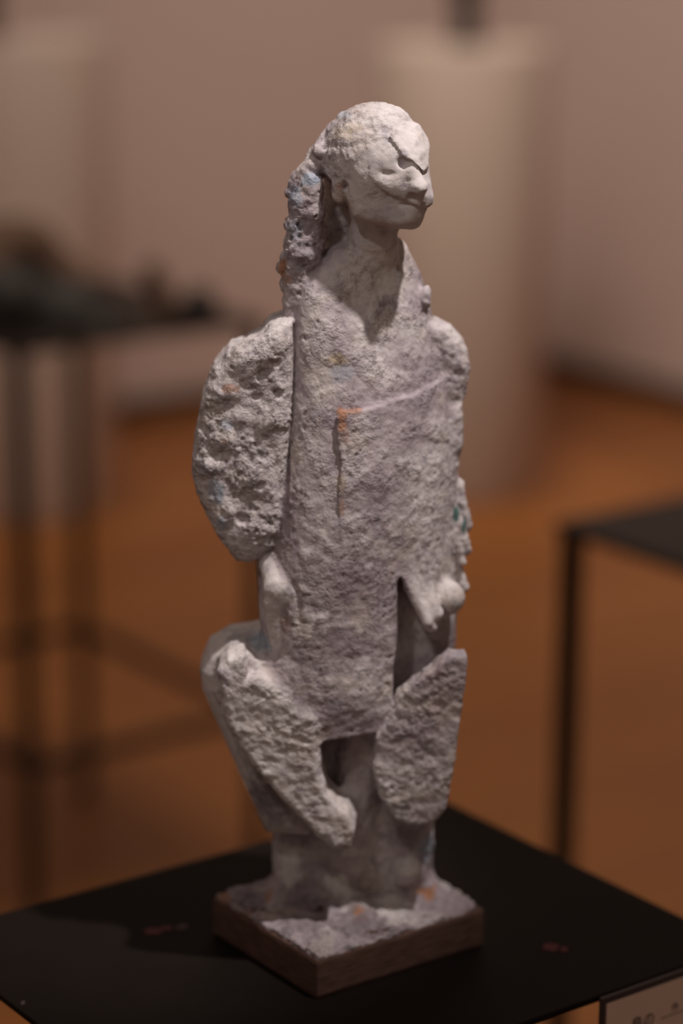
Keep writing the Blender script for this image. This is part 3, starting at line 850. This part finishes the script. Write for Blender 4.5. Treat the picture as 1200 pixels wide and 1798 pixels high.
for a in [(600, 735, 9, 20, RUST, .8), (618, 720, 18, 5, RUST, .65), (606, 765, 9, 22, RUST, .35), (600, 890, 6, 20, RUST, .5), (600, 850, 8, 22, OCH, .4), (593, 630, 20, 10, OCH, .6), (598, 655, 22, 14, BLUE, .3),
          (402, 682, 16, 9, RUST, .6), (392, 775, 10, 8, RUST, .4), (497, 470, 9, 16, RUST, .9), (505, 490, 8, 14, RUST, .5), (597, 328, 9, 6, RUST, .6), (600, 344, 10, 8, OCH, .4), (606, 327, 5, 4, DARK, .7),  # the dark spot sits in the ear hollow
          (545, 315, 18, 13, BLUE, .6), (518, 345, 14, 24, BLUE, .45), (522, 405, 16, 24, BLUE, .3), (540, 450, 22, 34, np.array([.27, .24, .27]), .5), (600, 200, 24, 8, BLUE, .35), (380, 860, 16, 26, BLUE, .5), (388, 920, 12, 14, BLUE, .5), (400, 745, 12, 10, BLUE, .4), (370, 830, 12, 12, DARK, .4),
          (460, 1125, 28, 16, BLUE, .65), (420, 1118, 30, 9, DARK, .35), (750, 1490, 16, 30, BLUE, .55), (800, 900, 8, 16, GREEN, .9), (815, 925, 4, 14, GREEN, .9),
          (470, 1405, 50, 60, np.array([.22, .175, .19]), .7), (628, 1600, 36, 32, np.array([.17, .13, .14]), .7), (430, 1580, 60, 26, np.array([.22, .20, .24]), .5), (755, 1166, 50, 10, PALE, .4), (632, 1608, 13, 9, RUST, .95), (752, 1566, 18, 9, RUST, .95), (472, 1574, 9, 9, RUST, .6), (600, 1625, 130, 70, np.array([.25, .205, .215]), .85), (540, 1590, 34, 16, DARK, .35), (650, 1585, 20, 12, DARK, .3), (635, 1622, 22, 10, DARK, .3), (690, 1645, 40, 8, DARK, .4), (700, 1648, 22, 6, RUST, .6), (790, 1616, 30, 6, RUST, .5), (840, 1598, 16, 8, RUST, .6), (392, 1580, 14, 8, RUST, .6), (435, 1612, 20, 6, RUST, .5),  # dark crust patches by the feet paint leg shadows; pale ledge paints lit top
          (700, 1470, 40, 26, DARK, .45), (520, 1470, 34, 24, DARK, .45), (592, 1556, 28, 20, PALE, .8), (512, 1525, 20, 40, PALE, .6), (718, 1520, 24, 22, PALE, .8), (622, 1500, 26, 16, PALE, .55), (560, 1640, 50, 26, PALE, .12), (700, 1590, 40, 20, PALE, .2),  # darks below the hems paint shadow; pale patches paint lit plaster lumps
          (665, 205, 40, 20, PALE, .3), (665, 395, 30, 14, np.array([.46, .33, .25]), .4), (680, 375, 34, 14, c_lilac, .5), (655, 440, 26, 12, np.array([.48, .36, .29]), .35), (600, 235, 24, 10, OCH, .35), (620, 225, 20, 8, OCH, .3),
          (498, 1045, 20, 30, PALE, .3), (465, 1290, 70, 110, PALE, .4), (645, 490, 55, 60, np.array([.66, .60, .53]), .55), (500, 1095, 12, 14, RUST, .25), (408, 1165, 16, 22, PALE, .6), (760, 1180, 40, 20, np.array([.45, .33, .30]), .35), (780, 1240, 30, 40, np.array([.45, .33, .30]), .35),  # pale flap patches paint light; warm chest patch paints fill into its shadow
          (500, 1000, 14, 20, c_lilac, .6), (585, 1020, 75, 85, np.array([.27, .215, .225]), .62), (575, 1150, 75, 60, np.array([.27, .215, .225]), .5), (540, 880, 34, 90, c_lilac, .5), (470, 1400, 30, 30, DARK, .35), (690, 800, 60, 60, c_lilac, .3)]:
    stain_and_shading(*a)
colr = np.clip(colr, .01, .9)
fl = labf[Q]
flab = fl[:, 0]
names = {DRESS: 'dress', HEAD: 'head', HAIR: 'hair', BRAID: 'braid', LWING: 'sleeve', RWING: 'sleeve', APRON: 'apron_panel', LHAND: 'hand', RHAND: 'hand', LLEG: 'trouser_leg', RLEG: 'trouser_leg',
         ANKLE: 'lower_legs', NECK: 'neck', FRINGE: 'fringe', CRUST: 'plaster_crust', FOOT: 'foot', FOOT2: 'foot', FOOT3: 'foot', EAR: 'ear'}
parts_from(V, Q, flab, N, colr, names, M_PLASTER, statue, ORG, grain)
